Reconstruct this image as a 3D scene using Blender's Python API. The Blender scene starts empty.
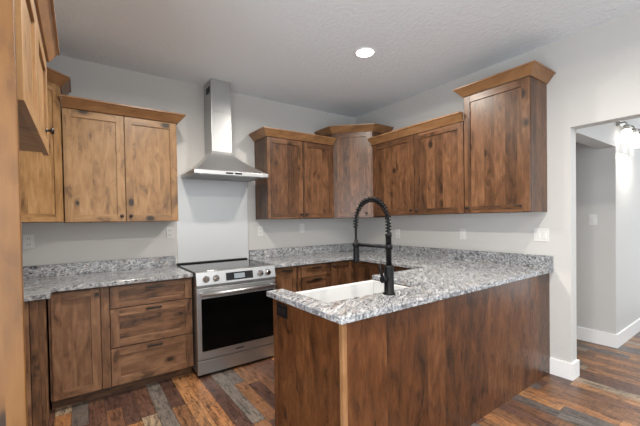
import bpy, bmesh, math, random
from mathutils import Vector, Matrix
random.seed(7)
S = 0.0254                      # the room is laid out in inches
C = bpy.context.scene.collection
sc = bpy.context.scene
PI = math.pi
# ------------------------------------------------------------------ camera
cd = bpy.data.cameras.new('camera'); cam = bpy.data.objects.new('camera', cd); C.objects.link(cam)
CP = Vector((-129.53, -145.48, 53.57))
ya, pt, ro = [math.radians(a) for a in (35.45, -0.94, -0.96)]
fw = Vector((math.sin(ya)*math.cos(pt), math.cos(ya)*math.cos(pt), math.sin(pt)))
rt = Vector((math.cos(ya), -math.sin(ya), 0)); up = rt.cross(fw)
r2 = rt*math.cos(ro) + up*math.sin(ro); u2 = -rt*math.sin(ro) + up*math.cos(ro)
cam.matrix_world = Matrix(((r2.x, u2.x, -fw.x, CP.x*S), (r2.y, u2.y, -fw.y, CP.y*S), (r2.z, u2.z, -fw.z, CP.z*S), (0, 0, 0, 1)))
cd.sensor_width = 36; cd.lens = 337.13/640*36; cd.shift_y = 12.33/640
cd.clip_start = 0.05
sc.camera = cam
# ------------------------------------------------------------------ light
w = bpy.data.worlds.new('world'); sc.world = w; w.use_nodes = True
bg = w.node_tree.nodes['Background']; bg.inputs[0].default_value = (0.93, 0.97, 1.0, 1); bg.inputs[1].default_value = 1.75
CEIL = 111.2
def lamp(name, x, y, z, power, size, col, rot=(0, 0, 0), shape='DISK', size_y=None, spread=None):
    l = bpy.data.lights.new(name, 'AREA'); l.energy = power; l.shape = shape; l.size = size*S; l.color = col
    if size_y: l.size_y = size_y*S
    if spread: l.spread = math.radians(spread)
    o = bpy.data.objects.new(name, l); C.objects.link(o); o.location = (x*S, y*S, z*S); o.rotation_euler = rot
    return o
WARM = (1.0, 0.925, 0.82)
for (x, y, p) in ((-48, -59.5, 32), (-106, -59.5, 32), (-54, -126, 24), (-106, -122, 32), (-48, -190, 20), (-106, -190, 20)):
    lamp('downlight_lamp', x, y, CEIL-0.6, p, 4.6, WARM, spread=165)
# daylight-coloured fill lamp added behind the camera; no window stands there
lamp('rear_fill', -70, -300, 66, 22, 150, (0.93, 0.97, 1.0), (math.radians(90), 0, 0), 'RECTANGLE', 70)
# patio door in the left wall, just beside the camera
lamp('patio_door_daylight', -160, -151, 48, 72, 74, (0.88, 0.94, 1.0), (0, math.radians(-90), 0), 'RECTANGLE', 46)
sc.view_settings.view_transform = 'Standard'; sc.view_settings.look = 'None'
sc.view_settings.exposure = 0.0; sc.view_settings.gamma = 1.0; sc.view_settings.use_curve_mapping = False

# ------------------------------------------------------------------ node helpers
def new_mat(name, rough=0.5, metal=0.0, col=(0.8, 0.8, 0.8), spec=None):
    m = bpy.data.materials.new(name); m.use_nodes = True
    b = m.node_tree.nodes['Principled BSDF']
    b.inputs['Base Color'].default_value = (*col, 1); b.inputs['Roughness'].default_value = rough; b.inputs['Metallic'].default_value = metal
    if spec is not None: b.inputs['Specular IOR Level'].default_value = spec
    return m, m.node_tree, b
class N:
    def __init__(s, nt): s.nt = nt
    def add(s, t, **k):
        n = s.nt.nodes.new(t)
        for a, v in k.items(): setattr(n, a, v)
        return n
    def put(s, sock, v):
        if isinstance(v, bpy.types.NodeSocket): s.nt.links.new(v, sock)
        elif v is not None: sock.default_value = v
    def m(s, op, a, b=None, c=None, clamp=False):
        n = s.add('ShaderNodeMath', operation=op); n.use_clamp = clamp
        for i, v in enumerate((a, b, c)):
            if v is not None: s.put(n.inputs[i], v)
        return n.outputs[0]
    def comb(s, x=0., y=0., z=0.):
        n = s.add('ShaderNodeCombineXYZ')
        for i, v in enumerate((x, y, z)): s.put(n.inputs[i], v)
        return n.outputs[0]
    def sep(s, v):
        n = s.add('ShaderNodeSeparateXYZ'); s.put(n.inputs[0], v); return n.outputs
    def noise(s, vec, scale=1., detail=4., rough=.55, dist=0.):
        n = s.add('ShaderNodeTexNoise'); s.put(n.inputs['Vector'], vec); n.inputs['Scale'].default_value = scale
        n.inputs['Detail'].default_value = detail; n.inputs['Roughness'].default_value = rough; n.inputs['Distortion'].default_value = dist
        return n.outputs[0]
    def white(s, vec):
        n = s.add('ShaderNodeTexWhiteNoise'); n.noise_dimensions = '3D'; s.put(n.inputs['Vector'], vec); return n.outputs[0]
    def ramp(s, f, stops, interp='LINEAR'):
        n = s.add('ShaderNodeValToRGB'); s.put(n.inputs[0], f); cr = n.color_ramp; cr.interpolation = interp
        while len(cr.elements) < len(stops): cr.elements.new(0.5)
        for e, (p, c) in zip(cr.elements, stops):
            e.position = p; e.color = (*c, 1) if len(c) == 3 else c
        return n.outputs[0]
    def sm(s, v, a, b):
        n = s.add('ShaderNodeMapRange', interpolation_type='SMOOTHSTEP'); s.put(n.inputs[0], v)
        n.inputs[1].default_value = a; n.inputs[2].default_value = b; n.inputs[3].default_value = 0; n.inputs[4].default_value = 1
        return n.outputs[0]
    def mix(s, f, a, b, mode='MIX'):
        n = s.add('ShaderNodeMix', data_type='RGBA', blend_type=mode)
        s.put(n.inputs[0], f)
        for i, v in ((6, a), (7, b)):
            if isinstance(v, tuple): n.inputs[i].default_value = (*v, 1) if len(v) == 3 else v
            else: s.put(n.inputs[i], v)
        return n.outputs[2]
    def bump(s, bsdf, h, strength, dist):
        n = s.add('ShaderNodeBump'); s.put(n.inputs['Height'], h); n.inputs['Strength'].default_value = strength; n.inputs['Distance'].default_value = dist
        s.nt.links.new(n.outputs[0], bsdf.inputs['Normal'])

def srgb(r, g, b):
    f = lambda c: (c/255/12.92) if c/255 <= 0.04045 else ((c/255+0.055)/1.055)**2.4
    return (f(r), f(g), f(b))

def wood(name, light, mid, dark, grain='z', board=3.6, rough=0.36, knots=1.0, blotch=0.5, tone=0.62, streak=0.9, bs=1.0):
    """knotty alder: edge-glued boards, long grain, knots and mineral blotches"""
    m, nt, b = new_mat(name, rough, spec=0.42); n = N(nt)
    co = n.add('ShaderNodeTexCoord').outputs['Object']; x, y, z = n.sep(co)
    rnd = n.m('MULTIPLY', n.add('ShaderNodeObjectInfo').outputs['Random'], 37.0)
    if grain == 'z': ac, gr = n.m('ADD', x, y), z
    else: ac, gr = n.m('ADD', z, n.m('MULTIPLY', y, 0.3)), n.m('ADD', x, y)
    ac = n.m('ADD', ac, rnd)
    bid = n.m('FLOOR', n.m('DIVIDE', n.m('ADD', ac, n.m('MULTIPLY', n.noise(n.comb(n.m('MULTIPLY', ac, 4.0), 0., 0.), 1., 0.), 0.05)), board*S))
    bt = n.white(n.comb(bid, 3.1, 0.)); bt2 = n.white(n.comb(bid, 9.7, 2.))
    g2 = n.m('ADD', gr, n.m('MULTIPLY', bt2, 7.0))
    # knots
    v = n.add('ShaderNodeTexVoronoi', feature='F1'); n.put(v.inputs['Vector'], n.comb(n.m('MULTIPLY', ac, 7.0), rnd, n.m('MULTIPLY', g2, 4.6))); v.inputs['Scale'].default_value = 1.0
    kd = v.outputs['Distance']; ks = n.sep(v.outputs['Color'])
    has = n.m('GREATER_THAN', ks[0], 1-0.5*knots)
    kr = n.m('MULTIPLY_ADD', ks[1], 0.14, 0.06)
    kn = n.m('MULTIPLY', n.m('SUBTRACT', 1., n.sm(n.m('DIVIDE', kd, kr), 0.45, 1.25)), has)
    halo = n.m('MULTIPLY', n.m('SUBTRACT', 1., n.sm(kd, 0.05, 0.34)), has)
    # figure
    wob = n.noise(n.comb(n.m('MULTIPLY', ac, 6.), bid, n.m('MULTIPLY', g2, 1.4)), 1., 3., .5)
    fig = n.m('ADD', n.m('MULTIPLY', wob, 1.0), n.m('MULTIPLY', halo, 0.16))
    band = n.m('MULTIPLY_ADD', n.m('SINE', n.m('MULTIPLY', fig, 46.)), 0.5, 0.5)
    fine = n.noise(n.comb(n.m('MULTIPLY', ac, 330.), bid, n.m('MULTIPLY', g2, 9.)), 1., 3., .6)
    blo = n.noise(n.comb(n.m('MULTIPLY', ac, 13.*bs), n.m('MULTIPLY', rnd, 1.7), n.m('MULTIPLY', g2, 5.5*bs)), 1., 5., .62, .8)
    stk = n.noise(n.comb(n.m('MULTIPLY', ac, 70.), bid, n.m('MULTIPLY', g2, 2.2)), 1., 3., .6, .3)
    t = n.m('ADD', n.m('MULTIPLY', band, 0.20), n.m('MULTIPLY', fine, 0.34))
    t = n.m('ADD', t, n.m('MULTIPLY', n.m('SUBTRACT', bt, 0.5), tone))
    t = n.m('ADD', t, n.m('MULTIPLY', n.m('SUBTRACT', blo, 0.5), blotch*2.4))
    t = n.m('ADD', t, n.m('MULTIPLY', n.m('SUBTRACT', stk, 0.5), streak))
    t = n.m('ADD', t, 0.17)
    col = n.ramp(t, [(0.0, light), (0.45, mid), (1.0, dark)])
    smud = n.m('MULTIPLY', n.sm(blo, 0.57, 0.70), blotch)
    col = n.mix(smud, col, tuple(c*0.55 for c in dark))
    col = n.mix(n.m('MULTIPLY', halo, 0.55), col, tuple(c*0.75 for c in dark))
    col = n.mix(n.m('MULTIPLY', kn, 0.92), col, (0.018, 0.010, 0.006))
    n.put(b.inputs['Base Color'], col)
    n.put(b.inputs['Roughness'], n.m('MULTIPLY_ADD', fine, 0.16, rough-0.08))
    n.bump(b, fine, 0.12, 0.0006)
    return m
AL_LIT = (srgb(168, 134, 94), srgb(144, 109, 71), srgb(90, 64, 42))  # same alder stain, lightened for the better-lit left cabinets, with some real wood variation
DK_SHADED = (srgb(118, 83, 58), srgb(88, 59, 39), srgb(46, 31, 21))  # same stain darkened for the dimmer right side; shade put partly into colour
MD = (srgb(138, 104, 78), srgb(110, 79, 57), srgb(60, 43, 33))
PN = (srgb(122, 86, 46), srgb(104, 70, 35), srgb(76, 49, 25))
CR = (srgb(158, 120, 84), srgb(136, 98, 64), srgb(100, 68, 44))
WOOD = {}
for k, p, kw in (('honey', AL_LIT, dict(blotch=.5, streak=.25, tone=.25, bs=.75)), ('dark', DK_SHADED, dict(blotch=.5, streak=.55, tone=.5, rough=.33)), ('mid', MD, dict(blotch=.6, streak=.7, tone=.45)), ('pine', PN, dict(blotch=.3, board=7., tone=.1, streak=.25, bs=.8)), ('crown', CR, dict(blotch=.3, board=9., tone=.1, knots=.3, streak=.4)),
                 ('panel', (srgb(110, 71, 42), srgb(86, 51, 28), srgb(48, 29, 16)), dict(blotch=.6, board=6.5, rough=.28, tone=.5, streak=.28, bs=.8))):
    WOOD[k] = (wood('alder_'+k+'_upright', *p, grain='z', **kw), wood('alder_'+k+'_level', *p, grain='h', **kw))

def mk_granite():
    m, nt, b = new_mat('granite', 0.16); n = N(nt)
    co = n.add('ShaderNodeTexCoord').outputs['Object']; x, y, z = n.sep(co)
    a = n.m('ADD', n.m('MULTIPLY', x, 0.80), n.m('MULTIPLY', y, 0.60)); c = n.m('SUBTRACT', n.m('MULTIPLY', y, 0.80), n.m('MULTIPLY', x, 0.60))
    wv = n.noise(n.comb(n.m('MULTIPLY', a, 2.), n.m('MULTIPLY', c, 2.), n.m('MULTIPLY', z, 2.)), 1., 2.)
    cc = n.m('ADD', c, n.m('MULTIPLY', wv, 0.22))
    flow = n.noise(n.comb(n.m('MULTIPLY', a, 8.), n.m('MULTIPLY', cc, 42.), n.m('MULTIPLY', z, 36.)), 1., 8., .72, 1.0)
    spk = n.noise(n.comb(n.m('MULTIPLY', a, 50.), n.m('MULTIPLY', cc, 85.), n.m('MULTIPLY', z, 80.)), 1., 5., .7, .4)
    blk = n.noise(n.comb(n.m('MULTIPLY', a, 24.), n.m('MULTIPLY', cc, 60.), n.m('MULTIPLY', z, 60.)), 1., 6., .7, 1.2)
    tan = n.noise(n.comb(n.m('MULTIPLY', a, 5.), n.m('MULTIPLY', cc, 19.), n.m('MULTIPLY_ADD', z, 14., 5.)), 1., 5., .6, .5)
    col = n.ramp(n.m('ADD', n.m('MULTIPLY', flow, .65), n.m('MULTIPLY', spk, .35)), [(0.38, (0.03, 0.031, 0.035)), (0.445, (0.14, 0.146, 0.16)), (0.515, (0.28, 0.292, 0.31)), (0.62, (0.57, 0.575, 0.585))])
    col = n.mix(n.m('MULTIPLY', n.sm(tan, 0.55, 0.68), 0.45), col, (0.26, 0.20, 0.15))
    col = n.mix(n.m('MULTIPLY', n.sm(blk, 0.56, 0.63), 0.9), col, (0.022, 0.022, 0.026))
    n.put(b.inputs['Base Color'], col)
    return m
GRANITE = mk_granite()

def mk_floor():
    m, nt, b = new_mat('reclaimed_planks', 0.35); n = N(nt)
    co = n.add('ShaderNodeTexCoord').outputs['Object']; x, y, z = n.sep(co)
    W, L = 3.9*S, 25*S
    u = n.m('DIVIDE', x, W); ui = n.m('FLOOR', u); uf = n.m('SUBTRACT', u, ui)
    off = n.m('MULTIPLY', n.white(n.comb(ui, 1., 0.)), 5.)
    v = n.m('ADD', n.m('DIVIDE', y, L), off); vi = n.m('FLOOR', v); vf = n.m('SUBTRACT', v, vi)
    r1 = n.white(n.comb(ui, vi, 3.)); r2_ = n.white(n.comb(ui, vi, 8.))
    base = n.ramp(r1, [(0.0, srgb(126, 90, 64)), (0.14, srgb(98, 70, 58)), (0.28, srgb(154, 108, 72)), (0.40, srgb(98, 90, 86)), (0.52, srgb(112, 79, 60)), (0.64, srgb(150, 132, 112)), (0.74, srgb(86, 62, 54)), (0.82, srgb(160, 116, 78)), (0.92, srgb(110, 103, 98))], 'CONSTANT')
    sh = n.m('MULTIPLY', r2_, 9.)
    g = n.noise(n.comb(n.m('MULTIPLY', x, 90.), sh, n.m('MULTIPLY', y, 5.)), 1., 5., .7)
    bl = n.noise(n.comb(n.m('MULTIPLY', x, 40.), sh, n.m('MULTIPLY', y, 9.)), 1., 6., .68, .8)
    saw = n.noise(n.comb(n.m('MULTIPLY', x, 14.), sh, n.m('MULTIPLY', y, 150.)), 1., 2., .5)
    k = n.m('ADD', n.m('MULTIPLY', g, .9), n.m('MULTIPLY', bl, 1.7)); k = n.m('ADD', k, n.m('MULTIPLY', saw, .5))
    col = n.mix(1., base, n.ramp(n.m('MULTIPLY', k, .361), [(0.45, (0.22, 0.21, 0.21)), (0.555, (0.82, 0.82, 0.82)), (0.67, (1.5, 1.42, 1.3))]), 'MULTIPLY')
    col = n.mix(n.m('MULTIPLY', n.sm(bl, 0.56, 0.66), 0.7), col, (0.035, 0.030, 0.028))
    ed = n.m('MINIMUM', n.m('MINIMUM', uf, n.m('SUBTRACT', 1., uf)), n.m('MULTIPLY', n.m('MINIMUM', vf, n.m('SUBTRACT', 1., vf)), L/W))
    seam = n.m('SUBTRACT', 1., n.sm(ed, 0.006, 0.030))
    col = n.mix(n.m('MULTIPLY', seam, .7), col, (0.02, 0.014, 0.01))
    n.put(b.inputs['Base Color'], col)
    n.put(b.inputs['Roughness'], n.m('MULTIPLY_ADD', g, 0.22, 0.24))
    n.bump(b, n.m('SUBTRACT', n.m('MULTIPLY', k, .25), seam), 0.25, 0.001)
    return m
FLOOR = mk_floor()
def paint(name, col, rough, bscale, bstr, dist=0.0015):
    m, nt, b = new_mat(name, rough, col=col); n = N(nt)
    co = n.add('ShaderNodeTexCoord').outputs['Object']
    n.bump(b, n.noise(co, bscale, 4., .6), bstr, dist)
    return m
WALL = paint('wall_paint', (0.55, 0.545, 0.53), 0.6, 55, 0.6, 0.002)
CEILM = paint('ceiling_texture', (0.80, 0.845, 0.89), 0.8, 30, 1.0, 0.008)
TRIM, _, _ = new_mat('white_trim_paint', 0.35, col=(0.82, 0.82, 0.82))
def steel(name, col, rough, axis='x'):
    m, nt, b = new_mat(name, rough, 1.0, col); n = N(nt)
    co = n.add('ShaderNodeTexCoord').outputs['Object']; x, y, z = n.sep(co)
    v = n.comb(n.m('MULTIPLY', x, 6.), n.m('MULTIPLY', y, 6.), n.m('MULTIPLY', z, 700.)) if axis == 'x' else n.comb(n.m('MULTIPLY', x, 700.), n.m('MULTIPLY', y, 700.), n.m('MULTIPLY', z, 6.))
    g = n.noise(v, 1., 2.)
    n.put(b.inputs['Roughness'], n.m('MULTIPLY_ADD', g, 0.14, rough-0.07))
    n.bump(b, g, 0.06, 0.0003)
    return m
STEEL = steel('brushed_steel', (0.50, 0.505, 0.51), 0.38)
CANOPY = steel('brushed_steel_canopy', (0.66, 0.665, 0.67), 0.42)
STEELV = steel('brushed_steel_upright', (0.50, 0.505, 0.51), 0.36, 'z')
SHEET, _, _ = new_mat('pale_sheet', 0.36, 0.35, (0.50, 0.515, 0.53))
CHROME, _, _ = new_mat('chrome', 0.12, 1.0, (0.75, 0.75, 0.75))
GLASS_BLK, _, _ = new_mat('black_glass', 0.06, col=(0.003, 0.003, 0.0035), spec=0.4)
OVEN_GLASS, _, _ = new_mat('oven_door_glass', 0.10, col=(0.002, 0.002, 0.002), spec=0.12)
BLACK, _, _ = new_mat('matte_black_metal', 0.42, 0.0, (0.004, 0.004, 0.005), 0.16)
BLKPL, _, _ = new_mat('black_plastic', 0.4, col=(0.006, 0.006, 0.007), spec=0.2)
BRONZE, _, _ = new_mat('dark_bronze', 0.38, 0.6, (0.035, 0.028, 0.024))
CERAM, _, _ = new_mat('white_fireclay', 0.2, col=(0.60, 0.605, 0.61))
PLATE, _, _ = new_mat('white_plastic', 0.35, col=(0.68, 0.68, 0.67))
SLOT, _, _ = new_mat('dark_slot', 0.6, col=(0.012, 0.012, 0.012), spec=0.2)
NICKEL, _, _ = new_mat('brushed_nickel', 0.3, 1.0, (0.45, 0.43, 0.40))
SHADOWGAP, _, _ = new_mat('cabinet_interior', 0.7, col=(0.10, 0.065, 0.04))
FILTER, _, _ = new_mat('mesh_filter', 0.4, 1.0, (0.40, 0.40, 0.40))
def emit(name, col, st):
    m, nt, b = new_mat(name, 0.4, col=(0.9, 0.9, 0.9)); b.inputs['Base Color'].default_value = (0.1, 0.1, 0.1, 1) if st < 1 else (0.9, 0.9, 0.9, 1); b.inputs['Emission Color'].default_value = (*col, 1); b.inputs['Emission Strength'].default_value = st; return m
LENS = emit('lit_lens', (1.0, 0.95, 0.88), 9.0)
FROST = emit('lit_frosted_glass', (1.0, 0.96, 0.88), 3.2)
LCD = emit('lit_display', (0.55, 0.70, 0.80), 0.30)

# ------------------------------------------------------------------ geometry helpers (inches in, metres out)
class MB:
    def __init__(s): s.v = []; s.f = []; s.mi = []; s.sm = []
    def add(s, vs, fs, mi=0, smooth=False):
        o = len(s.v); s.v += [tuple(p) for p in vs]
        for f in fs: s.f.append([i+o for i in f]); s.mi.append(mi); s.sm.append(smooth)
    def box(s, x0, x1, y0, y1, z0, z1, mi=0):
        x0, x1 = sorted((x0, x1)); y0, y1 = sorted((y0, y1)); z0, z1 = sorted((z0, z1))
        vs = [(x, y, z) for z in (z0, z1) for y in (y0, y1) for x in (x0, x1)]
        s.add(vs, [(0, 2, 3, 1), (4, 5, 7, 6), (0, 1, 5, 4), (2, 6, 7, 3), (0, 4, 6, 2), (1, 3, 7, 5)], mi); return s
    def prism(s, poly, z0, z1, mi=0):
        """counter-clockwise plan polygon raised from z0 to z1"""
        k = len(poly); vs = [(x, y, z0) for x, y in poly]+[(x, y, z1) for x, y in poly]
        s.add(vs, [tuple(range(k-1, -1, -1)), tuple(range(k, 2*k))]+[(i, (i+1) % k, (i+1) % k+k, i+k) for i in range(k)], mi); return s
    def extrude_x(s, prof, x0, x1, mi=0):
        """profile of (y, z) points run along x"""
        k = len(prof); vs = [(x0, y, z) for y, z in prof]+[(x1, y, z) for y, z in prof]
        s.add(vs, [tuple(range(k)), tuple(range(2*k-1, k-1, -1))]+[(i, i+k, (i+1) % k+k, (i+1) % k) for i in range(k)], mi); return s
    def tube(s, path, r, seg=12, mi=0, cap=True):
        P = [Vector(p) for p in path]; rs = r if isinstance(r, (list, tuple)) else [r]*len(P)
        n = None; vs = []
        for i, p in enumerate(P):
            t = (P[min(i+1, len(P)-1)]-P[max(i-1, 0)]).normalized()
            if n is None:
                n = t.orthogonal().normalized()
            n = (n - t*n.dot(t)).normalized(); b = t.cross(n)
            vs += [p+(n*math.cos(a)+b*math.sin(a))*rs[i] for a in [2*PI*j/seg for j in range(seg)]]
        fs = [(i*seg+j, i*seg+(j+1) % seg, (i+1)*seg+(j+1) % seg, (i+1)*seg+j) for i in range(len(P)-1) for j in range(seg)]
        s.add(vs, fs, mi, True)
        if cap:
            o = len(s.v)-len(vs)
            s.f.append([o+j for j in range(seg-1, -1, -1)]); s.mi.append(mi); s.sm.append(False)
            s.f.append([o+(len(P)-1)*seg+j for j in range(seg)]); s.mi.append(mi); s.sm.append(False)
        return s
    def lathe(s, prof, c=(0, 0, 0), axis='z', seg=24, mi=0):
        """profile of (radius, height) turned about an axis through c"""
        vs = []
        for r, h in prof:
            for j in range(seg):
                a = 2*PI*j/seg; p, q = r*math.cos(a), r*math.sin(a)
                d = {'z': (p, q, h), 'y': (p, -h, q), '-x': (-h, p, q)}[axis]
                vs.append((c[0]+d[0], c[1]+d[1], c[2]+d[2]))
        k = len(prof)
        fs = [(i*seg+j, i*seg+(j+1) % seg, (i+1)*seg+(j+1) % seg, (i+1)*seg+j) for i in range(k-1) for j in range(seg)]
        s.add(vs, fs, mi, True); o = len(s.v)-len(vs)
        s.f.append([o+j for j in range(seg-1, -1, -1)]); s.mi.append(mi); s.sm.append(False)
        s.f.append([o+(k-1)*seg+j for j in range(seg)]); s.mi.append(mi); s.sm.append(False)
        return s
    def build(s, name, mats, parent=None, loc=(0, 0, 0), rz=0, bevel=0, label=None, bseg=2):
        me = bpy.data.meshes.new(name); me.from_pydata([(x*S, y*S, z*S) for x, y, z in s.v], [], s.f)
        mats = mats if isinstance(mats, (list, tuple)) else [mats]
        for m in mats: me.materials.append(m)
        for p, mi, smo in zip(me.polygons, s.mi, s.sm): p.material_index = min(mi, len(mats)-1); p.use_smooth = smo
        bm = bmesh.new(); bm.from_mesh(me); bmesh.ops.recalc_face_normals(bm, faces=bm.faces); bm.to_mesh(me); bm.free()
        o = bpy.data.objects.new(name, me); C.objects.link(o)
        o.location = [c*S for c in loc]; o.rotation_euler = (0, 0, rz); o.parent = parent
        if bevel:
            b = o.modifiers.new('bevel', 'BEVEL'); b.width = bevel*S; b.segments = bseg; b.limit_method = 'ANGLE'; b.angle_limit = math.radians(40)
        if label: o['label'] = label
        return o
def tag(o, label, cat, group=None):
    o['label'] = label; o['category'] = cat
    if group: o['group'] = group
    return o
def thing(name, label, cat, loc=(0, 0, 0), rz=0, group=None):
    o = bpy.data.objects.new(name, None); C.objects.link(o); o.location = [c*S for c in loc]; o.rotation_euler = (0, 0, rz); o.empty_display_size = 0.05
    return tag(o, label, cat, group)
def struct(name, mb, mat, **k):
    o = mb.build(name, mat, **k); o['kind'] = 'structure'; return o

# ------------------------------------------------------------------ the room
XL = -158.0
struct('floor', MB().box(XL-5, 112, -270, 5, -2, 0), FLOOR)
struct('ceiling', MB().box(XL-5, 112, -270, 5, CEIL, CEIL+4), CEILM)
struct('wall_back', MB().box(XL-5, 4.8, 0, 5, 0, CEIL), WALL)
struct('wall_left', MB().box(XL-5, XL, -118, 0, 0, CEIL).box(XL-5, XL, -270, -174, 0, CEIL).box(XL-5, XL, -174, -118, 84, CEIL), WALL)
YO, ZH = -103.6, 82.0
r = MB().box(0, 4.8, YO, 0, 0, CEIL).box(0, 4.8, -172, YO, ZH, CEIL).box(0, 4.8, -270, -172, 0, CEIL)
struct('wall_right', r, WALL)
XH, YH = 45.4, -104.2
h = MB().box(XH, 112, YH, -40, 0, CEIL).box(4.8, XH, YH, YH+5.5, 80.8, CEIL).box(4.8, XH, -45, -40, 0, CEIL)
struct('wall_hall', h, WALL)
def baseboard(name, path):
    """5.5 inch flat board run along plan points, body on the left of travel"""
    mb = MB(); P = [Vector((x, y)) for x, y in path]; T = 0.6; off = []
    for i, p in enumerate(P):
        ds = []
        if i > 0: ds.append((P[i]-P[i-1]).normalized())
        if i < len(P)-1: ds.append((P[i+1]-P[i]).normalized())
        ns = [Vector((-d.y, d.x)) for d in ds]
        m_ = sum(ns, Vector((0, 0)))/len(ns); m_ = m_/max(m_.dot(ns[0]), .3)
        off.append(p+m_*T)
    for i in range(len(P)-1):
        a, b, c, d = P[i], P[i+1], off[i+1], off[i]
        z1 = 5.5
        mb.add([(a.x, a.y, 0), (b.x, b.y, 0), (c.x, c.y, 0), (d.x, d.y, 0), (a.x, a.y, z1), (b.x, b.y, z1), (c.x, c.y, z1-.15), (d.x, d.y, z1-.15)],
               [(3, 2, 1, 0), (4, 5, 6, 7), (0, 1, 5, 4), (1, 2, 6, 5), (2, 3, 7, 6), (3, 0, 4, 7)])
    return struct(name, mb, TRIM)
baseboard('baseboard_right', [(4.8, -60), (4.8, YO), (0, YO), (0, -97.6)])
baseboard('baseboard_hall', [(112, YH), (XH, YH), (XH, -45)])

# ------------------------------------------------------------------ cabinet building blocks
def crown(parent, path, z, wood_, h=3.1, out=2.7, loc=(0, 0, 0), flip=False):
    """sloped crown board run along plan points with the room on the right of travel"""
    prof = [(0, 0), (0.35, 0), (0.5, 0.25), (out-0.35, h-0.6), (out, h-0.5), (out, h), (0, h)]
    P = [Vector(p) for p in path]; rows = []
    for i, p in enumerate(P):
        ds = []
        if i > 0: ds.append((P[i]-P[i-1]).normalized())
        if i < len(P)-1: ds.append((P[i+1]-P[i]).normalized())
        ns = [Vector((d.y, -d.x)) for d in ds]
        m_ = sum(ns, Vector((0, 0)))/len(ns); m_ = m_/max(m_.dot(ns[0]), .3) if len(ns) > 1 else ns[0]
        rows.append([(p.x+m_.x*a, p.y+m_.y*a, z+b) for a, b in prof])
    k = len(prof); mb = MB(); vs = [q for r_ in rows for q in r_]
    fs = [(i*k+j, i*k+(j+1) % k, (i+1)*k+(j+1) % k, (i+1)*k+j) for i in range(len(P)-1) for j in range(k)]
    fs += [tuple(range(k)), tuple((len(P)-1)*k+j for j in range(k-1, -1, -1))]
    mb.add(vs, fs)
    return mb.build('crown_molding', WOOD[wood_][1], parent, loc=loc, label='lighter sloped crown board along the top')
def knob(parent, x, y, z, square=False):
    mb = MB()
    if square: mb.box(x-.5, x+.5, y-1.1, y-.7, z-.5, z+.5); mb.lathe([(.22, 0), (.22, .8)], (x, y, z), 'y', 10)
    else: mb.lathe([(.42, 0), (.42, .1), (.2, .18), (.2, .55), (.5, .7), (.58, .9), (.5, 1.08), (.25, 1.16)], (x, y, z), 'y', 16)
    return mb.build('knob', BRONZE, parent, label='small dark bronze knob')
def pull(parent, x, y, z, w_=4.6):
    mb = MB(); mb.box(x-w_/2, x+w_/2, y-1.15, y-.75, z-.32, z+.32)
    for q in (-1, 1): mb.box(x+q*(w_/2-.5)-.2, x+q*(w_/2-.5)+.2, y-.8, y, z-.2, z+.2)
    return mb.build('pull_handle', BRONZE, parent, bevel=.1, label='short dark bronze bar pull')
def door(parent, x0, x1, z0, z1, y, wd, kn=None, st=2.4, name='door', pl=None, square=False, rail=None, loc=None, rz=0, panel_wood=None):
    """shaker front, back face at y, facing -y; frame with mitre-free stiles and rails, recessed panel, hardware"""
    T = .8; rail = rail or st; g = .07
    ox, oz = (x0, z0); W, H = x1-x0, z1-z0
    L = loc if loc else (x0, y, z0)
    f = MB()
    for a, b in ((g, st), (W-st, W-g)): f.box(a, b, -T, 0, g, H-g, 0)
    for a, b in ((g, rail), (H-rail, H-g)): f.box(st, W-st, -T, 0, a, b, 1)
    d = f.build(name, list(WOOD[wd]), parent, loc=L, rz=rz, bevel=.05)
    MB().box(st-.2, W-st+.2, -T+.38, -.12, rail-.2, H-rail+.2).build(name+'_panel', WOOD[panel_wood or wd][1 if name == 'drawer_front' else 0], d)
    if kn: knob(d, kn[0]-x0 if not loc else kn[0], -T, kn[1]-z0 if not loc else kn[1], square)
    if pl: pull(d, W/2, -T, pl-z0)
    return d

# ------------------------------------------------------------------ wall cabinets
def wall_cab(label, loc, rz, W, z0, z1, splits, wd, knobs, dp=12.0, crown_path=None, group='wall cabinets along the kitchen walls', side_wood=None, crown_h=3.1, pw=None):
    t = thing('wall_cabinet', label, 'cabinet', loc, rz, group)
    zz = loc[2]; H = z1-z0
    MB().box(.0, W, -dp, -.05, 0, H).build('carcass', WOOD[side_wood or wd][0], t, bevel=.06)
    xs = [0]+splits+[W]
    for i in range(len(xs)-1):
        door(t, xs[i]+.06, xs[i+1]-.06, .1, H-.4, -dp, wd, kn=knobs[i], panel_wood=pw)
    if crown_path: crown(t, crown_path(W, dp+.8), H-.25, 'crown', h=crown_h)
    return t
# back wall, left of the hood
wall_cab('honey double door wall cabinet left of the steel range hood', (-133.4, 0, 54), 0, 33.9, 54, 90.4, [16.9], 'honey',
         [(15.6, 2.0), (18.3, 2.0)], crown_path=lambda W, d: [(0, -d), (W, -d), (W, -.1)])
# back wall, right of the hood
wall_cab('knotty double door wall cabinet just right of the range hood', (-62.7, 0, 54.2), 0, 36.4, 54.2, 90.6, [18.4], 'dark',
         [(17.0, 2.0), (19.8, 2.0)], crown_path=lambda W, d: [(0, -.1), (0, -d), (W, -d)])
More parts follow.
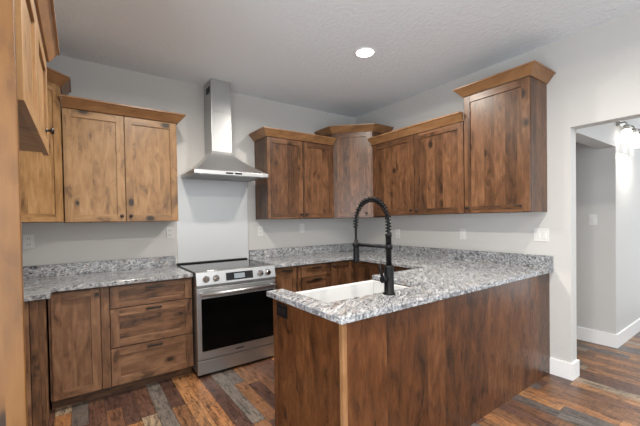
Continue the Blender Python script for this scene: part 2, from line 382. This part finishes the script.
# right wall
wall_cab('lower double door wall cabinet on right wall between two taller cabinets', (0, -26.3, 55), -PI/2, 48.05, 55, 89.6, [25.1], 'dark',
         [(23.6, 2.0), (26.5, 2.0)], crown_path=lambda W, d: [(0, -d), (W, -d)])
wall_cab('tall single door wall cabinet ending the right wall above peninsula', (0, -74.4, 55), -PI/2, 22.6, 55, 98.3, [], 'dark',
         [(1.3, 2.0)], crown_path=lambda W, d: [(0, -.1), (0, -d), (W, -d), (W, -.1)])
def corner_cab(label, loc, mirror, wd, z1, kn):
    """diagonal corner cabinet; corner at the origin, front across 24.4 by 12.8"""
    t = thing('corner_wall_cabinet', label, 'cabinet', loc, 0, 'diagonal corner wall cabinets')
    a, b = (24.4 if mirror else 26.2), 12.3; sx = 1 if mirror else -1; H = z1-54.2
    poly = [(-.05*-sx, -.05), (sx*a, -.05), (sx*a, -b), (sx*b, -a), (sx*.05, -a)]
    if not mirror: poly = poly[::-1]
    MB().prism(poly, 0, H).build('carcass', WOOD[wd][0], t, bevel=.06)
    # front runs between (sx*a,-b) and (sx*b,-a)
    p, q = (Vector((b, -a)), Vector((a, -b))) if mirror else (Vector((-a, -b)), Vector((-b, -a)))
    ang = math.atan2((q-p).y, (q-p).x); Wd = (q-p).length; dd = (q-p).normalized(); nn = Vector((dd.y, -dd.x))
    o = p+nn*.02
    door(t, 0.9, Wd-.9, .1, H-.4, 0, wd, kn=kn, loc=(o.x+dd.x*.9, o.y+dd.y*.9, .1), rz=ang)
    pt_ = [(sx*a, -.1), (sx*a, -b), (sx*b, -a), (sx*.1, -a)]
    if mirror: pt_ = pt_[::-1]
    e = .45
    path = [(x, y) for x, y in pt_]
    crown(t, path, H-.25, 'crown')
    return t
corner_cab('diagonal corner wall cabinet where back and right walls meet', (0, 0, 54.2), False, 'dark', 96.6, (15.4, 2.2))
corner_cab('diagonal corner wall cabinet in the left corner behind the fridge side panel', (XL, 0, 54.2), True, 'honey', 96.8, None)
# above the refrigerator bay
t = thing('fridge_top_cabinet', 'cabinet high on the left over the empty refrigerator bay, seen edge on', 'cabinet', (XL, -103.9, 66), PI/2)
MB().box(3.2, 37.4, -23.3, -.05, .6, 17.6).build('carcass', WOOD['honey'][0], t, bevel=.06)
door(t, 3.3, 19.6, 0, 17.0, -23.4, 'honey'); door(t, 19.8, 37.2, 0, 17.0, -23.4, 'honey', kn=(30.5, 3.2))
crown(t, [(0, -24.2), (37.4, -24.2), (37.4, -.1)], 17.3, 'crown', h=2.7, out=1.9)
# tall panel nearest the camera
o = MB().box(0, 24.1, -.4, .4, 0, 86).build('fridge_side_panel', WOOD['pine'][0], None, (XL+.02, -104.8, 0), bevel=.08)
tag(o, 'tall orange wood side panel filling the left edge of the view', 'panel')

# ------------------------------------------------------------------ base cabinets
TOP = 34.7
def base_box(t, W, dp=24.2, toe=3.6):
    MB().box(0, W, -dp, -.05, toe, TOP).build('carcass', WOOD['mid'][0], t)
    MB().box(0, W, -dp+2.6, -dp+3.2, .0, toe).build('toe_kick', WOOD['mid'][1], t)
t = thing('base_cabinet', 'base cabinet end in left corner, plain side panel under the counter', 'cabinet', (XL, 0, 0), 0, 'base cabinets under the left countertop')
MB().box(.05, 19.5, -35.0, -.1, 0, TOP).build('carcass', WOOD['mid'][0], t)
MB().box(0.1, 17.6, -35.6, -35.0, 0, TOP).build('end_panel', WOOD['mid'][0], t, bevel=.06)
MB().box(17.75, 19.4, -35.5, -35.0, 0, TOP).build('stile', WOOD['mid'][0], t, bevel=.08)
f = MB().box(19.5, 20.3, -34.8, -31.6, .0, TOP).box(19.5, 20.3, -28.0, -24.8, .0, TOP).box(19.5, 20.0, -31.6, -28, 0, TOP)
f.build('face_frame', WOOD['mid'][0], t, bevel=.06)
t = thing('base_cabinet', 'narrow single door base cabinet between corner and drawers', 'cabinet', (-137.3, 0, 0), 0, 'base cabinets under the left countertop')
base_box(t, 14.5)
door(t, .5, 12.2, 3.6, 34.2, -24.2, 'mid', kn=(11.4, 32.6), square=True)
MB().box(12.3, 14.45, -25.0, -24.2, 3.6, 34.5).build('filler_stile', WOOD['mid'][0], t, bevel=.05)
t = thing('drawer_base_cabinet', 'three drawer base cabinet immediately left of the range', 'cabinet', (-122.8, 0, 0), 0, 'base cabinets under the left countertop')
base_box(t, 24.4)
door(t, .1, 24.3, 27.4, 34.2, -24.2, 'mid', name='drawer_front', pl=33.2-.3, rail=1.7)
door(t, .1, 24.3, 15.3, 27.2, -24.2, 'mid', name='drawer_front', pl=26.2)
door(t, .1, 24.3, 3.6, 15.1, -24.2, 'mid', name='drawer_front', pl=14.0)
# right of the range
t = thing('base_cabinet', 'narrow pull-out base cabinet immediately right of the range', 'cabinet', (-67.9, 0, 0), 0, 'base cabinets behind the peninsula')
base_box(t, 13.9)
door(t, 2.0, 12.2, 3.6, 34.2, -24.2, 'dark', pl=33.2)
MB().box(.1, 1.9, -25.0, -24.2, 3.6, 34.5).box(12.3, 13.85, -25.0, -24.2, 3.6, 34.5).build('filler_stile', WOOD['dark'][0], t, bevel=.05)
t = thing('drawer_base_cabinet', 'drawer base cabinet behind the sink on the back wall', 'cabinet', (-54.0, 0, 0), 0, 'base cabinets behind the peninsula')
base_box(t, 15.8)
door(t, .2, 15.6, 29.2, 34.2, -24.2, 'dark', name='drawer_front', pl=33.0, rail=1.3)
door(t, .2, 15.6, 22.6, 29.0, -24.2, 'dark', name='drawer_front', pl=28.0, rail=1.6)
door(t, .2, 15.6, 3.6, 22.4, -24.2, 'dark', name='drawer_front', pl=20.0)
t = thing('corner_base_cabinet', 'base cabinet in the back right corner under the counter', 'cabinet', (-38.1, 0, 0), 0, 'base cabinets behind the peninsula')
base_box(t, 38.0)
door(t, .2, 13.2, 3.6, 34.2, -24.2, 'dark', kn=(1.5, 32.6))
t = thing('base_cabinet', 'base cabinet along the right wall between corner and sink', 'cabinet', (0, -25.2, 0), -PI/2, 'base cabinets behind the peninsula')
base_box(t, 44.2)
door(t, 1.2, 21.8, 3.6, 34.2, -24.2, 'dark', kn=(20.2, 32.6)); door(t, 22.0, 43.0, 3.6, 34.2, -24.2, 'dark', kn=(23.6, 32.6))
# ------------------------------------------------------------------ peninsula
XP, YB, YI = -90.7, -97.5, -70.3
t = thing('peninsula', 'long wooden peninsula body with boarded back under the granite', 'peninsula', (XP, YB, 0))
W = -XP; D = YI-YB
MB().box(.95, W-.1, 0, .8, 0, TOP).build('back_panel', WOOD['panel'][0], t)
MB().box(0, .8, .95, D-1.5, 0, TOP).build('end_panel', WOOD['panel'][0], t)
MB().box(-.12, .95, -.12, .95, 0, TOP).build('corner_post', WOOD['crown'][0], t, bevel=.1, label='lighter corner strip of the peninsula')
MB().box(-.1, .9, D-1.5, D, 0, TOP).build('end_stile', WOOD['panel'][0], t, bevel=.06)
MB().box(.8, 3.2, D-.9, D-.1, 0, TOP).box(36, W-25.2, D-.9, D-.1, 3.6, TOP).box(3.2, 36, D-.9, D-.1, 3.6, 24.75).build('inner_front', WOOD['dark'][0], t)
o = MB().box(0, .35, -2.2, 2.2, -1.5, 1.5).build('face_plate', BLKPL)
tp = thing('power_outlet', 'black outlet plate on the peninsula end under the counter', 'outlet', (XP-.42, -75.2, 32.2))
o.parent = tp; o.name = 'face_plate'
for q in (-1, 1):
    MB().box(-.12, .2, q*1.0-.6, q*1.0+.6, -.65, .65).build('socket', SLOT, tp)

# ------------------------------------------------------------------ countertops
t = thing('countertop', 'grey granite countertop on the left base cabinets', 'countertop', (XL, 0, TOP+.02), 0, 'speckled grey granite countertops')
x1 = -98.35-XL
MB().prism([(.1, -.1), (.1, -36.3), (21.9, -36.3), (21.9, -26.6), (x1, -26.6), (x1, -.1)], 0, 1.3).build('slab', GRANITE, t, bevel=.12)
MB().box(.2, x1, -.9, -.1, 1.32, 5.3).box(.1, .9, -36.2, -.95, 1.32, 5.3).build('backsplash', GRANITE, t, bevel=.06, label='upright strip of granite along the wall')
t = thing('countertop', 'large U-shaped grey granite countertop topping the peninsula and right counters', 'countertop', (0, 0, TOP+.02), 0, 'speckled grey granite countertops')
SX0, SX1, SY0 = -87.2, -55.6, -88.4
MB().prism([(-.1, -.1), (-68.1, -.1), (-68.1, -26.3), (-26.6, -26.3), (-29.5, -69.2), (SX1, -69.2), (SX1, SY0), (SX0, SY0), (SX0, -69.2), (-92.0, -69.2), (-92.0, -98.8), (-.1, -98.8)], 0, 1.3).build('slab', GRANITE, t, bevel=.14)
MB().box(-66.35, -.1, -.9, -.1, 1.32, 5.4).box(-.9, -.1, -98.7, -.95, 1.32, 5.4).build('backsplash', GRANITE, t, bevel=.06, label='upright strip of granite along the walls')
# ------------------------------------------------------------------ sink
t = thing('farmhouse_sink', 'white apron-front sink let into the peninsula granite', 'sink', (-71.4, -69.2, 24.8))
a = 16.3; zt = 9.7
MB().box(-a, a, -.9, .5, 0, zt).build('apron', CERAM, t, bevel=.3)
b = MB().box(-a, -a+1, -20.2, -.9, 0, zt).box(a-1, a, -20.2, -.9, 0, zt).box(-a, a, -21, -20.2, 0, zt)
b.build('wall', CERAM, t, bevel=.2)
MB().box(-a+1, a-1, -20.2, -.9, 0, .9).build('basin_floor', CERAM, t)
MB().lathe([(1.7, 0), (1.7, .12), (1.1, .16)], (0, -10, .92)).build('drain', STEEL, t)
# ------------------------------------------------------------------ faucet
t = thing('kitchen_faucet', 'tall matte black spring faucet standing beside the sink', 'faucet', (-71.3, -91.0, 36.04))
MB().lathe([(1.45, 0), (1.45, .25), (1.15, .4), (1.1, 6.2), (.95, 6.5), (.72, 6.8)]).build('base', BLACK, t)
MB().lathe([(.68, 6.8), (.68, 13.4), (.78, 13.5), (.78, 14.0)]).build('riser', BLACK, t)
R, zc = 5.65, 16.7
path = [(0, 0, 13.6+i*.31) for i in range(11)]+[(0, R-R*math.cos(a), zc+R*math.sin(a)) for a in [PI*i/28 for i in range(29)]]+[(0, 2*R, zc-i*.35) for i in range(1, 17)]
MB().tube(path, .3, 10).build('hose', BLACK, t)
# spring wound on the hose
pts = [Vector(p) for p in path[:44]]; L = [0]
for i in range(1, len(pts)): L.append(L[-1]+(pts[i]-pts[i-1]).length)
turns = 30; hp = []
for i in range(turns*12+1):
    s_ = L[-1]*i/(turns*12); k = max(j for j in range(len(L)) if L[j] <= s_+1e-9); k = min(k, len(L)-2)
    f = (s_-L[k])/(L[k+1]-L[k]); p = pts[k].lerp(pts[k+1], f); tg = (pts[k+1]-pts[k]).normalized()
    n1 = Vector((1, 0, 0)); n2 = tg.cross(n1); an = 2*PI*i/12
    hp.append(p+(n1*math.cos(an)+n2*math.sin(an))*.62)
MB().tube(hp, .13, 6).build('spring', BLACK, t)
MB().lathe([(.5, 12.2), (.5, 11.0), (.75, 10.6), (.82, 7.2), (.9, 6.6), (.8, 6.4)], (0, 2*R, 0)).build('spray_head', BLACK, t)
MB().tube([(0, .4, 10.9), (0, 2*R-.6, 10.9)], .34, 12).lathe([(.95, 10.5), (.95, 11.4)], (0, 2*R, 0)).lathe([(.86, 10.4), (.86, 11.5)]).build('docking_arm', BLACK, t)
hd = MB().tube([(-.9, 0, 3.6), (-2.3, 0, 3.6)], .78, 16).build('handle_hub', BLACK, t)
MB().tube([(-2.0, .1, 4.0), (-2.3, .3, 5.4), (-2.6, .5, 7.0)], [.36, .32, .28], 10).build('lever', BLACK, hd)

# ------------------------------------------------------------------ range
t = thing('range', 'stainless slide-in electric range with black glass oven door', 'range', (-83.2, 0, 0))
hw = 14.9
MB().box(-hw+.1, hw-.1, -27.2, -1.2, 1.6, 35.9).build('body', STEEL, t)
MB().box(-hw-.12, hw+.12, -27.0, -1.0, 36.12, 36.45).build('cooktop', GLASS_BLK, t, bevel=.06)
ct = MB().extrude_x([(-27.2, 31.4), (-29.3, 31.4), (-29.35, 31.9), (-28.6, 36.2), (-28.2, 36.4), (-27.0, 36.4), (-27.0, 35.9), (-27.2, 35.9)], -hw, hw).build('control_panel', STEEL, t, bevel=.05)
sl = math.atan2(.75, 4.3)
def onp(x, z, d=0): return (x, -29.35+(z-31.9)*(.75/4.3)-d, z)
dsp = MB(); 
dsp.add([onp(-4.6, 32.6, .06), onp(5.6, 32.6, .06), onp(5.6, 35.3, .06), onp(-4.6, 35.3, .06), onp(-4.6, 32.6, -.1), onp(5.6, 32.6, -.1), onp(5.6, 35.3, -.1), onp(-4.6, 35.3, -.1)],
        [(0, 1, 2, 3), (7, 6, 5, 4), (0, 4, 5, 1), (1, 5, 6, 2), (2, 6, 7, 3), (3, 7, 4, 0)])
dp_ = dsp.build('display', GLASS_BLK, ct)
sc_ = MB(); sc_.add([onp(-1.6, 33.1, .08), onp(2.4, 33.1, .08), onp(2.4, 34.8, .08), onp(-1.6, 34.8, .08)], [(0, 1, 2, 3)]); sc_.build('lit_screen', LCD, dp_)
for x in (-11.6, -8.2, 8.6, 11.6):
    MB().lathe([(1.15, 0), (1.15, .2), (.95, .3), (.9, 1.1), (.75, 1.2)], onp(x, 33.9), 'y', 20).build('knob', CHROME, ct, label='round chrome burner knob')
dr = MB().box(-hw, hw, -29.0, -27.2, 6.3, 30.8).build('oven_door', STEEL, t, bevel=.12)
MB().box(-hw+1.5, hw-1.1, -29.12, -28.9, 9.2, 27.2).build('window', OVEN_GLASS, dr, bevel=.04)
MB().tube([(-hw+1.0, -31.0, 29.0), (hw-1.0, -31.0, 29.0)], .62, 16).build('handle', STEEL, dr)
for q in (-1, 1): MB().box(q*(hw-1.7)-.5, q*(hw-1.7)+.5, -31.0, -28.95, 28.6, 29.4).build('handle_bracket', STEEL, dr, bevel=.1)
MB().box(-1.6, 1.6, -29.05, -28.98, 7.5, 7.9).build('badge', SLOT, dr)
MB().box(-hw, hw, -28.6, -27.2, 1.2, 5.9).build('storage_drawer', STEEL, t, bevel=.1)
for q in (-1, 1):
    for yy in (-26, -4): MB().lathe([(.7, 0), (.7, .3), (.4, .4), (.4, 1.6)], (q*(hw-1.5), yy, 0), 'z', 12).build('foot', BLKPL, t)
MB().box(-hw-.1, hw+.1, -2.4, -1.0, 36.45, 36.95).build('rear_trim', BLKPL, t, bevel=.05)
# steel sheet behind the range
o = MB().box(-15.4, 15.4, -.16, 0, 0, 36).build('steel_backsplash', SHEET, None, (-82.0, -.02, 36.1))
for q in (-1, 1): MB().box(q*15.4-.12, q*15.4+.12, -.24, -.05, 0, 36).build('edge_trim', NICKEL, o, label='thin darker edge strip')
tag(o, 'plain pale steel backsplash sheet on wall behind the range', 'backsplash')
# ------------------------------------------------------------------ range hood
t = thing('range_hood', 'stainless chimney range hood on back wall above the range', 'range hood', (-80.4, 0, 71.4))
wl, wr, dp0 = -14.9, 14.9, -19.2
MB().box(wl, wr, dp0, -.1, 0, 1.5).build('rim', STEEL, t, bevel=.08)
cx0, cx1, cy = -5.2, 3.2, -9.8
ca = MB(); n_ = 10; rows = []
for i in range(n_+1):
    f = i/n_; g = (1-f)**1.35                # gently flared sides
    z = 1.5+9.0*f
    rows.append([(cx0+(wl+.3-cx0)*g, cy+(dp0+.3-cy)*g, z), (cx1+(wr-.3-cx1)*g, cy+(dp0+.3-cy)*g, z), (cx1+(wr-.3-cx1)*g, -.1, z), (cx0+(wl+.3-cx0)*g, -.1, z)])
for i in range(n_):
    for j in range(4):
        a, b = rows[i][j], rows[i][(j+1) % 4]; c, d = rows[i+1][(j+1) % 4], rows[i+1][j]
        ca.add([a, b, c, d], [(0, 1, 2, 3)], 0, False)
ca.add(rows[0], [(3, 2, 1, 0)]); ca.add(rows[-1], [(0, 1, 2, 3)])
cob = ca.build('canopy', CANOPY, t)
bm = bmesh.new(); bm.from_mesh(cob.data); bmesh.ops.remove_doubles(bm, verts=bm.verts, dist=1e-5); bmesh.ops.recalc_face_normals(bm, faces=bm.faces); bm.to_mesh(cob.data); bm.free()
MB().box(cx0, cx1, cy, -.1, 10.5, 26.6).build('chimney', STEELV, t, bevel=.12)
cu = MB().box(cx0+.12, cx1-.12, cy+.12, -.1, 26.6, CEIL-71.4-.05).build('chimney_sleeve', STEELV, t, bevel=.12)
vb = MB()
for i in range(5): vb.box(cx0+.06, cx0+.2, -8.2+i*1.0, -7.6+i*1.0, 34.6, 37.2)
vb.build('vent_slots', SLOT, cu)
for q in (-1.6, 2.0): MB().box(q-1.4, q+1.4, dp0-.06, dp0+.1, .42, 1.08).build('button_strip', BLKPL, t)
for q in (-1, 1): MB().box(q*6.9-6.5, q*6.9+6.5, -17.6, -2.0, -.12, .05).build('filter', FILTER, t)
for q in (-1, 1): MB().lathe([(1.1, -.2), (1.1, .05)], (q*12.2, -18.3, 0), 'z', 16).build('hood_lamp', CHROME, t)

# ------------------------------------------------------------------ outlets and switches
def plate(name, label, cat, loc, rz, w_=2.8, h_=4.6, kind='outlet', gangs=1, group='white outlet and switch plates'):
    t = thing(name, label, cat, loc, rz, group)
    MB().box(-w_/2, w_/2, -.25, -.02, -h_/2, h_/2).build('face_plate', PLATE, t, bevel=.08)
    for g_ in range(gangs):
        x = (g_-(gangs-1)/2)*1.9
        if kind == 'outlet':
            for q in (-1, 1):
                s_ = MB().box(x-.65, x+.65, -.32, -.2, q*.95-.6, q*.95+.6).build('socket', PLATE, t, bevel=.1)
                MB().box(x-.35, x-.22, -.335, -.3, q*.95-.2, q*.95+.25).box(x+.22, x+.35, -.335, -.3, q*.95-.2, q*.95+.25).build('slot', SLOT, s_)
        else:
            MB().box(x-.62, x+.62, -.42, -.2, -1.3, 1.3).build('rocker', PLATE, t, bevel=.1)
    return t
plate('wall_outlet', 'white outlet on back wall beside the tall wood panel', 'outlet', (-143.3, 0, 48.0), 0)
plate('wall_outlet', 'white outlet between left cabinets and the steel backsplash sheet', 'outlet', (-100.0, 0, 49.4), 0)
plate('wall_outlet', 'white outlet immediately right of the steel backsplash sheet', 'outlet', (-60.6, 0, 48.8), 0)
plate('light_switch', 'white switch on back wall below the right knotty wall cabinet', 'switch', (-37.3, 0, 49.5), 0, kind='switch')
plate('wall_outlet', 'white outlet on right wall nearest the back corner', 'outlet', (0, -30.7, 46), -PI/2)
plate('light_switch', 'single white switch on right wall below the lower cabinets', 'switch', (0, -65.9, 46.6), -PI/2, kind='switch')
plate('light_switch', 'wide two-gang white switch plate below the tall end cabinet', 'switch', (0, -95.1, 47.1), -PI/2, w_=4.6, kind='switch', gangs=2)
plate('light_switch', 'white switch on the hallway wall beyond the doorway', 'switch', (XH, -96.8, 51.6), -PI/2, kind='switch')
# ------------------------------------------------------------------ lamps
t = thing('recessed_downlight', 'bright round recessed light in the grey ceiling', 'ceiling light', (-48, -59.5, CEIL-.02))
MB().lathe([(3.6, 0), (3.6, -.2), (3.1, -.35), (3.0, -.1)], seg=32).build('trim_ring', TRIM, t)
MB().lathe([(3.0, -.12), (2.95, -.32), (0.3, -.5)], seg=32).build('lens', LENS, t)
t = thing('vanity_light', 'nickel wall light with lit bell shades beyond the doorway', 'wall light', (57.6, YH, 90))
MB().box(-11.6, 14, -1.2, -.05, -1, 1.6).build('back_plate', NICKEL, t, bevel=.1)
for i, x in enumerate((-10, 0.5, 11)):
    ar = MB().tube([(x, -1.0, .4), (x, -2.2, .4), (x, -2.9, -.2), (x, -2.9, -1.0)], .35, 10).build('arm', NICKEL, t)
    MB().lathe([(.9, -.9), (1.1, -1.2), (1.1, -2.6)], (x, -2.9, 0)).build('socket', NICKEL, ar)
    MB().lathe([(1.0, -2.6), (1.5, -3.2), (2.0, -5.0), (2.5, -7.2), (2.35, -7.2), (1.8, -5.0), (1.0, -3.0)], (x, -2.9, 0)).build('shade', FROST, ar)
lamp('vanity_lamp', 57, YH-5, 79, 5, 8, (1, .93, .82), shape='RECTANGLE', size_y=4)
